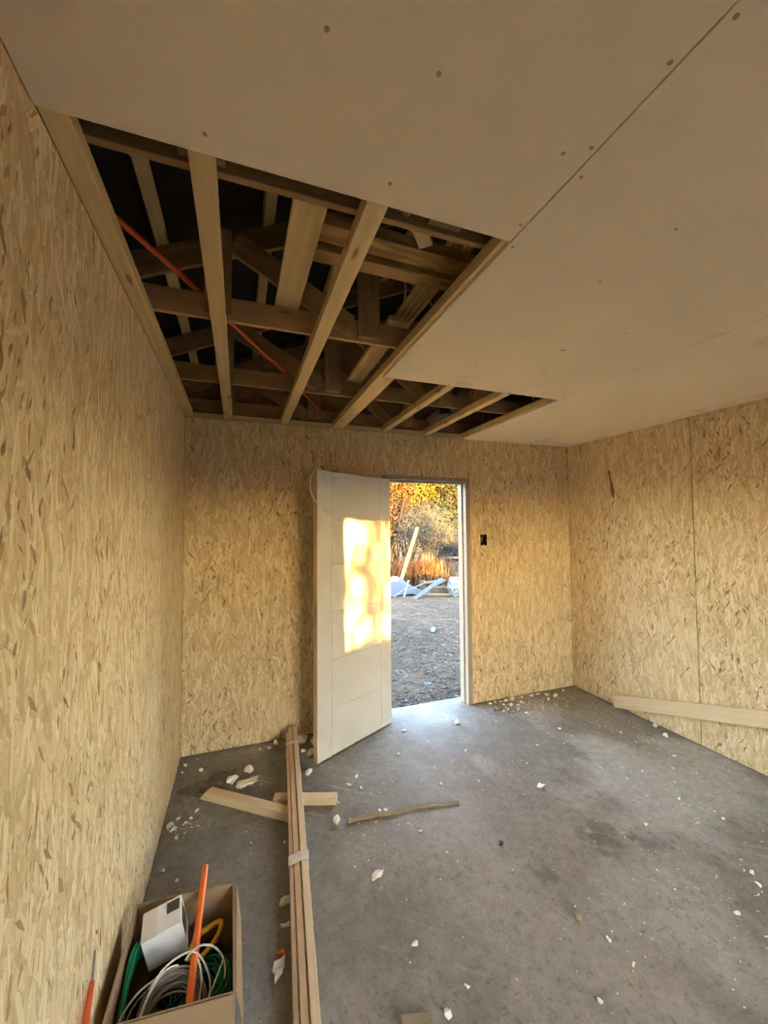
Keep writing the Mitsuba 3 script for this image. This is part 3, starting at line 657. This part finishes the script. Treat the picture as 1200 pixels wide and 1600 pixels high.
for i, (x, y, s) in enumerate(PC):
    lump(x, y, s * .78, 'cream plaster crumb along the back wall, ' + ('nearest to' if i == 0 else ORD[i] + ' from') + ' the doorway jamb', 'foam', .7, 'plaster crumbs along the back wall', name='plaster_crumb', n=12, long=rng.uniform(1, 1.5))
WC = sorted([(.028, -.69, .045), (.045, -.73, .04), (.06, -.65, .03), (.10, -.70, .03), (.15, -.62, .03), (.07, -.80, .03), (.025, -.20, .03), (.03, -.12, .03), (.04, -1.0, .03)], key=lambda q: -q[1])
for i, (x, y, s) in enumerate(WC):
    lump(x + .012, y, s, 'white crumb at the foot of the left wall, ' + ('nearest to' if i == 0 else ORD[i] + ' from') + ' the back corner', 'foam', .7, 'crumbs along the left wall', name='wall_crumb', n=10)
# the finest crumbs: nobody could count them
ms = []
def crumb(x, y, s):
    p = rng.normal(size=(7, 3)); p /= np.linalg.norm(p, axis=1, keepdims=True); p *= s / 2 * rng.uniform(.6, 1.2, (7, 1)) * np.array([rng.uniform(1, 1.8), 1, .5])
    a = rng.uniform(0, 6.28); c, s_ = math.cos(a), math.sin(a); p[:, :2] = p[:, :2] @ np.array([[c, s_], [-s_, c]])
    m = hull(p); m.apply_translation((x, y, -p[:, 2].min() + .0003)); return m
while len(ms) < 950:
    x, y = rng.uniform(.05, 3.46), rng.uniform(-2.6, -.03)
    if rng.random() > .25 + .75 * (x / 3.4) ** 1.2: continue
    if .55 < x < .85 and y < 0: continue
    if x < .42 and y < -1.4: continue
    u = (np.array([x, y]) - FE) @ dd; t = (np.array([x, y]) - FE) @ dn
    if -.05 < u < DW + .05 and -.1 < t < .03: continue
    if meshkit.noise(np.array([x * 2.2, y * 2.2, 0.0]), 3) < rng.uniform(.1, .75): continue
    ms.append(crumb(x, y, rng.choice([.005, .007, .009, .013], p=[.4, .3, .2, .1])))
for cx, cy, sp, k in ((2.8, -.10, .22, 260), (.1, -.7, .08, 40), (.40, -.40, .12, 20), (1.05, -.75, .15, 18), (3.3, -.95, .15, 30), (3.0, -1.35, .2, 40), (1.1, -1.02, .12, 18)):
    for _ in range(k):
        x, y = cx + rng.normal() * sp, cy - abs(rng.normal()) * sp * .6
        if .02 < x < 3.49 and y < -.02 and not (.55 < x < .85): ms.append(crumb(x, y, rng.choice([.006, .009, .013])))
single('floor_crumbs', cat(ms), 'foam', 'fine white crumbs scattered all over the concrete floor', 'crumbs', kind='stuff')

# ------------------------------------------------------------------ outside
gx, gy = np.meshgrid(np.linspace(-40, 60, 180), np.r_[np.linspace(-60, -5.1, 40), np.linspace(-5.0, .19, 12), np.linspace(.21, 12, 150), np.linspace(12.4, 70, 40)], indexing='ij')
P = np.stack([gx, gy, gx * 0], -1)
hz = (meshkit.fbm(P * .7, 4) - .5) * .10 + (meshkit.fbm(P * 3.1, 3, 4) - .5) * .05
inside = (gx > -.6) & (gx < W + .6) & (gy < .25) & (gy > REAR - .3)
hz = np.where(inside, -.05, hz * np.clip((np.abs(gy) + np.abs(gx - 2) * .2) * .4, .25, 1.0))
P[..., 2] = G0 + hz - .02
n0, n1 = gx.shape
i, j = np.meshgrid(np.arange(n0 - 1), np.arange(n1 - 1), indexing='ij'); i, j = i.ravel(), j.ravel()
A = i * n1 + j
Fc = np.vstack([np.stack([A, A + n1, A + n1 + 1], 1), np.stack([A, A + n1 + 1, A + 1], 1)])
struct('ground', mesh_of(P.reshape(-1, 3), Fc), 'dirt', 'bare brown earth yard outside the doorway', smooth=True)
def gz_(x, y):
    p = np.array([x, y, 0.0])
    h = float((meshkit.fbm(p * .7, 4) - .5) * .10 + (meshkit.fbm(p * 3.1, 3, 4) - .5) * .05)
    return G0 - .02 + h * min(max((abs(y) + abs(x - 2) * .2) * .4, .25), 1.0)
ms = []
for _ in range(4200):
    y = .22 + rng.random() ** 1.8 * 4.5; x = 1.4 + rng.random() * (1.5 + y * .55) + y * .25
    s = rng.uniform(.010, .042)
    p = rng.normal(size=(7, 3)); p /= np.linalg.norm(p, axis=1, keepdims=True)
    p = p * s / 2 * np.array([rng.uniform(1, 2.2), 1, .55]); a = rng.uniform(0, 6.28); c, s_ = math.cos(a), math.sin(a); p[:, :2] = p[:, :2] @ np.array([[c, s_], [-s_, c]])
    m = hull(p); m.apply_translation((x, y, gz_(x, y) + s * .12)); ms.append(m)
single('yard_gravel', cat(ms), 'stone', 'loose grey gravel and wood chips on the earth outside the doorway', 'gravel', kind='stuff')

def leaves(c, R, n, size, seed, shell=.55, asp=.4, droop=.5):
    g_ = np.random.default_rng(seed); c, R = np.array(c, float), np.array(R, float)
    k = 26; cc = g_.normal(size=(k, 3)); cc /= np.linalg.norm(cc, axis=1, keepdims=True); cc *= g_.uniform(.25, .85, (k, 1))
    ids = g_.integers(0, k, n)
    q = cc[ids] + g_.normal(size=(n, 3)) * .20
    p = c + q * R; p[:, 2] = np.maximum(p[:, 2], G0 + .05)
    d = g_.normal(size=(n, 3)); d[:, 2] -= droop; d /= np.linalg.norm(d, axis=1, keepdims=True)
    s = np.cross(d, g_.normal(size=(n, 3))); s /= np.linalg.norm(s, axis=1, keepdims=True)
    L = size * g_.uniform(.6, 1.4, (n, 1)); Wd = L * asp
    V = np.stack([p - d * L / 2, p + s * Wd / 2, p + d * L / 2, p - s * Wd / 2], 1).reshape(-1, 3)
    b = np.arange(n)[:, None] * 4
    return mesh_of(V, np.vstack([b + [0, 1, 2], b + [0, 2, 3]]))
def branches(base, c, R, n, seed, r=.03):
    g_ = np.random.default_rng(seed); ms = []
    for _ in range(n):
        e = np.array(c) + g_.normal(size=3) * np.array(R) * .45; e[2] = max(e[2], base[2] + .3)
        mdl = (np.array(base) + e) / 2 + g_.normal(size=3) * .15
        ms.append(tube(smoothpath([base, mdl, e], 7), np.linspace(r, r * .2, 7), 5))
    return cat(ms)
def tree(name, label, x, y, c, R, n, size, leaf, seed, catg='tree', r=.04, group=None, nb=14, **k):
    t = thing(name, label, catg, group)
    base = (x, y, gz_(x, y) - .03)
    put('trunk', branches(base, c, R, nb, seed, r), 'bark', t)
    put('foliage', leaves(c, R, n, size, seed + 1, **k), leaf, t)
    return t
TR = [('golden leafy tree at the left of the doorway view', 5.1, 9.6, (5.0, 9.6, 2.4), (1.1, 1.0, 2.2), 'leaf_orange'),
      ('tall yellow green tree at the top of the doorway view', 6.2, 10.2, (6.2, 10.2, 3.1), (1.2, 1.0, 2.0), 'leaf_gold'),
      ('yellow leafy tree at the upper right of the doorway view', 7.7, 10.0, (7.6, 10.0, 2.6), (1.2, 1.0, 2.1), 'leaf_gold'),
      ('low green bush right of the dry brushwood', 6.9, 9.1, (6.95, 9.1, 1.75), (.75, .6, .85), 'leaf_green'),
      ('orange tinted tree behind the leaning plank', 4.3, 9.2, (4.2, 9.2, 2.0), (.9, .9, 2.0), 'leaf_orange'),
      ('tree farther back, closing the top of the doorway view', 6.6, 12.4, (6.6, 13.0, 4.6), (2.6, 1.4, 4.4), 'leaf_gold'),
      ('tree farther back on the right of the doorway view', 9.2, 12.2, (9.6, 12.8, 4.6), (2.4, 1.4, 4.4), 'leaf_gold'),
      ('tree farther back on the left of the doorway view', 4.4, 12.2, (3.2, 12.8, 4.6), (2.4, 1.4, 4.4), 'leaf_orange'),
      ('tree across the yard, left of the other trees', 1.6, 11.6, (1.6, 11.6, 2.6), (1.4, 1.1, 2.6), 'leaf_orange'),
      ('tree across the yard, farthest to the left', -1.6, 12.2, (-1.6, 12.2, 2.8), (1.8, 1.2, 2.8), 'leaf_gold'),
      ('low shrub at the foot of the trees on the right', 8.1, 9.3, (8.0, 9.3, .85), (.75, .5, .8), 'leaf_gold')]
for i, (lb, x, y, c, R, lf) in enumerate(TR):
    tree('leafy_tree' if R[2] > 1 else 'leafy_bush', lb, x, y, c, R, (24000 if R[2] > 4 else 11000) if R[2] > 1 else 5000, .13, lf, 100 + i * 3, 'tree' if R[2] > 1 else 'bush')
# heap of dead grey brushwood
g_ = np.random.default_rng(5); ms = []
for _ in range(2000):
    c0 = np.array([5.85, 8.15, 1.45]) + g_.normal(size=3) * np.array([.42, .28, .36])
    if g_.random() < .3: c0 = np.array([6.6, 8.3, 1.15]) + g_.normal(size=3) * np.array([.35, .25, .18])
    d = g_.normal(size=3); d /= np.linalg.norm(d); L = g_.uniform(.25, .8)
    b = g_.normal(size=3) * .12
    ms.append(tube(smoothpath([c0 - d * L / 2, c0 + b, c0 + d * L / 2], 5), np.linspace(.007, .002, 5), 3, caps=False))
bw = thing('brushwood_heap', 'big heap of dead grey brushwood outside, in front of the golden trees', 'brushwood')
put('twigs', cat(ms), 'twig_grey', bw)
put('stem', cat([tube(smoothpath([(5.7 + .18 * k, 8.15 + .05 * k, gz_(5.8, 8.1)), (5.75 + .12 * k, 8.2, .6), (5.8 + .1 * k, 8.15, 1.4)], 8), np.linspace(.045, .02, 8), 6) for k in range(5)]), 'bark', bw)
def blades(c, R, n, h, seed, w=.012):
    g_ = np.random.default_rng(seed); V, Fc = [], []
    for k in range(n):
        x, y = np.array(c) + g_.normal(size=2) * np.array(R)
        z0 = gz_(x, y) - .02; hh = h * g_.uniform(.5, 1.2); a = g_.uniform(0, 6.28); le = g_.normal(size=2) * .25 * hh
        dx, dy = math.cos(a) * w, math.sin(a) * w
        V += [(x - dx, y - dy, z0), (x + dx, y + dy, z0), (x + le[0] * .4 + dx * .7, y + le[1] * .4 + dy * .7, z0 + hh * .6), (x + le[0] * .4 - dx * .7, y + le[1] * .4 - dy * .7, z0 + hh * .6), (x + le[0], y + le[1], z0 + hh)]
        b = k * 5; Fc += [(b, b + 1, b + 2), (b, b + 2, b + 3), (b + 3, b + 2, b + 4)]
    return mesh_of(V, Fc)
single('dry_grass', blades((5.65, 7.75), (.42, .25), 1800, .75, 21), 'grass_dry', 'tall orange dry grass below the heap of brushwood', 'grass', kind='stuff')
single('dry_grass', blades((4.75, 8.3), (.5, .3), 1200, .7, 22), 'grass_dry', 'dry orange grass at the left behind the leaning plank', 'grass', kind='stuff')
# rubbish heap in the yard
gA = lambda x, y, dz=0: (x, y, gz_(x, y) + dz)
tv = np.array([(x, y) for x in np.linspace(3.7, 5.15, 16) for y in np.linspace(6.1, 7.2, 10)])
tz = np.array([gz_(x, y) for x, y in tv]) + .02 + .42 * np.exp(-((tv[:, 0] - 4.25) / .5) ** 2 - ((tv[:, 1] - 6.7) / .32) ** 2) + (meshkit.fbm(np.c_[tv, tv[:, :1] * 0] * 5, 3) - .5) * .06
idx = np.arange(160).reshape(16, 10); A = idx[:-1, :-1].ravel()
tarp = mesh_of(np.c_[tv, tz], np.vstack([np.stack([A, A + 10, A + 11], 1), np.stack([A, A + 11, A + 1], 1)]))
tk = tarp.copy(); tk.vertices = np.array(tk.vertices) - [0, 0, .012]; tk.invert()
single('tarpaulin', cat([tarp, tk]), 'tarp', 'crumpled grey blue tarpaulin over a mound outside', 'tarpaulin', smooth=False)
def obeam(name, label, bs, a, b, w, h, catg='board', **k):
    m, uv = beam(a, b, w, h, **k); return single(name, m, bs, label, catg, uv=uv)
obeam('leaning_board', 'long pale board leaning on the brushwood outside', 'wood_weathered', (4.42, 6.75, .12), (5.17, 7.25, 1.60), .11, .035, upv=(.8, .6, .0))
obeam('blue_board', 'light blue board sloping up in the yard rubbish heap', 'blue_plastic', (4.24, 5.50, -.10), (5.18, 5.85, .30), .13, .03)
obeam('blue_board', 'shorter light blue board behind the crate in the rubbish heap', 'blue_plastic', (5.10, 6.2, .05), (5.52, 6.3, .20), .10, .03)
for a, b, lb in [((3.88, 5.85, -.07), (4.42, 6.1, .15), 'thin white strip at the left end of the rubbish heap'), ((4.10, 5.75, -.09), (4.36, 6.05, .28), 'thin white strip standing steeply in the rubbish heap'), ((4.20, 5.95, .02), (4.85, 6.15, .17), 'white strip lying flat behind the sloping blue board')]:
    obeam('white_strip', lb, 'white_plastic', a, b, .05, .02, 'plastic strip')
obeam('wooden_crate', 'weathered dark wooden block in the rubbish heap', 'bark', (5.04, 6.05, -.04), (5.42, 6.05, -.04), .30, .21, catg='crate', c=.012)
single('pale_pole', tube([gA(4.60, 5.72, .05), gA(5.40, 5.62, .05)], .035, 10), 'wood_weathered', 'pale pole lying on the earth before the rubbish heap', 'pole', smooth=40)
single('short_log', tube([(5.16, 6.85, .06), (5.60, 6.8, .10)], .045, 10), 'wood_weathered', 'short pale log at the back of the rubbish heap', 'log', smooth=40)
obeam('dark_stump', 'dark stump in front of the dry grass', 'bark', gA(5.2, 7.0, -.02), gA(5.2, 7.0, .28), .18, .16, catg='stump', upv=(1, 0, 0), c=.03)
def bag(x, y, w, h, seed):
    m = trimesh.creation.icosphere(3); v = np.array(m.vertices)
    v = v * (1 + (meshkit.fbm(v * 2.6 + seed, 4) - .5)[:, None] * .75) * np.array([w / 2, w / 2.4, h / 2]); v[:, 2] += h / 2 - .02
    v[:, 2] = np.maximum(v[:, 2], 0); m.vertices = v + [x, y, gz_(x, y)]; return m
wb_ = thing('plastic_bag', 'crumpled pale blue plastic bag beside the doorway jamb outside', 'bag')
put('body', bag(5.40, 5.62, .34, .52, 3), 'white_plastic', wb_, smooth=False)
put('print', bag(5.375, 5.575, .20, .26, 8), 'blue_plastic', wb_, smooth=False)
bk = thing('black_bucket', 'black bucket behind the pale blue bag', 'bucket')
bp = gA(5.75, 5.95)
put('body', trimesh.creation.revolve(np.array([(.0, 0), (.11, 0), (.14, .30), (.15, .30), (.15, .315), (.132, .315), (.104, .012), (0, .012)]), 24, transform=trimesh.transformations.translation_matrix(bp)), 'black', bk, smooth=40)
put('handle', tube([(bp[0] + .145 * math.cos(a), bp[1], bp[2] + .30 + .13 * math.sin(a)) for a in np.linspace(0, math.pi, 14)], .004, 6), 'steel', bk, smooth=True)
bo = thing('green_bottle', 'crushed pale green bottle lying alone on the earth', 'bottle')
q = gA(3.36, 2.76, .03)
put('body', trimesh.creation.revolve(np.array([(0, -.10), (.030, -.10), (.036, -.09), (.036, .05), (.014, .10), (.013, .125), (0, .125)]), 16, transform=trimesh.transformations.translation_matrix(q) @ trimesh.transformations.rotation_matrix(math.pi / 2, (.35, -.2, 0))), 'bottle_green', bo, smooth=40)
# bank, rail and posts at the right
bv = np.array([(x, y) for x in np.linspace(6.05, 8.6, 18) for y in np.linspace(7.0, 8.7, 10)])
bzz = np.array([gz_(x, y) for x, y in bv]) - .05 + .62 * np.clip((bv[:, 1] - 7.05) / .8, 0, 1) * np.clip((bv[:, 0] - 6.0) / .25, 0, 1) + (meshkit.fbm(np.c_[bv, bv[:, :1] * 0] * 4, 3) - .5) * .16
idx = np.arange(180).reshape(18, 10); A = idx[:-1, :-1].ravel()
struct('ground_bank', mesh_of(np.c_[bv, bzz], np.vstack([np.stack([A, A + 10, A + 11], 1), np.stack([A, A + 11, A + 1], 1)])), 'dirt', 'low earth bank at the right edge of the yard', smooth=True)
obeam('fence_rail', 'grey horizontal rail above the earth bank', 'wood_grey', (6.55, 8.5, .60), (8.4, 8.55, .56), .05, .07, 'rail')
obeam('fence_post', 'thin pale post left of the earth bank', 'wood_weathered', gA(6.02, 7.4, -.1), gA(6.0, 7.4, .75), .045, .045, 'post', upv=(1, 0, 0))
obeam('fence_post', 'grey post carrying the rail above the bank', 'wood_grey', gA(6.62, 8.47, -.1), (6.62, 8.47, .72), .07, .07, 'post', upv=(1, 0, 0))
lumpb = chunk(6.5, 7.05, .30, .55, gz_(6.5, 7.05)); single('red_rubble', lumpb, 'brick_red', 'reddish broken rubble at the foot of the earth bank', 'rubble')
for i, (x, y) in enumerate([(4.9, 4.9), (5.2, 4.75), (4.55, 5.2), (3.2, 2.1), (4.05, 3.0), (2.35, .9)]):
    single('paper_scrap', chunk(x, y, .07, .3, gz_(x, y), 9, 1.6), 'white_plastic', ['white scrap on the earth before the rubbish heap, leftmost of two', 'white scrap on the earth before the rubbish heap, rightmost of two', 'white scrap on the earth below the blue board', 'white scrap on the earth left of the green bottle', 'white scrap on the earth right of the green bottle', 'white scrap on the earth close to the doorway'][i], 'scrap', 'white scraps in the yard')

# behind the camera: the neighbour's board fence and a thin tree, which shape the last sunlight
m, uv = beam((-9, -9.0, 1.32 / 2 - .06), (13, -9.0, 1.32 / 2 - .06), .05, 1.46, c=.004)
struct('wall_fence', m, 'wood_grey', 'boundary fence west of the house', uv=uv)
struct('wall_shed', cbox((6.15, -10.6, -.2), (9.6, -9.2, 2.25), .01), 'wood_grey', 'low shed beyond the boundary fence')
tree('garden_tree', 'thin tree beyond the boundary fence', 1.5, -13.5, (1.38, -13.5, 2.1), (.50, .5, .95), 1050, .12, 'leaf_green', 300, nb=10)
for i, (x, lb) in enumerate([(4.6, 'tree west of the shed, nearest the house'), (7.6, 'tree west of the shed, in the middle of three'), (10.8, 'tree west of the shed, farthest from the house')]):
    tree('western_tree', lb, x, -40.0, (x + .4, -40.0, 5.2), (2.2, 1.5, 3.3), 1500, .30, 'leaf_green', 320 + 3 * i, nb=10)
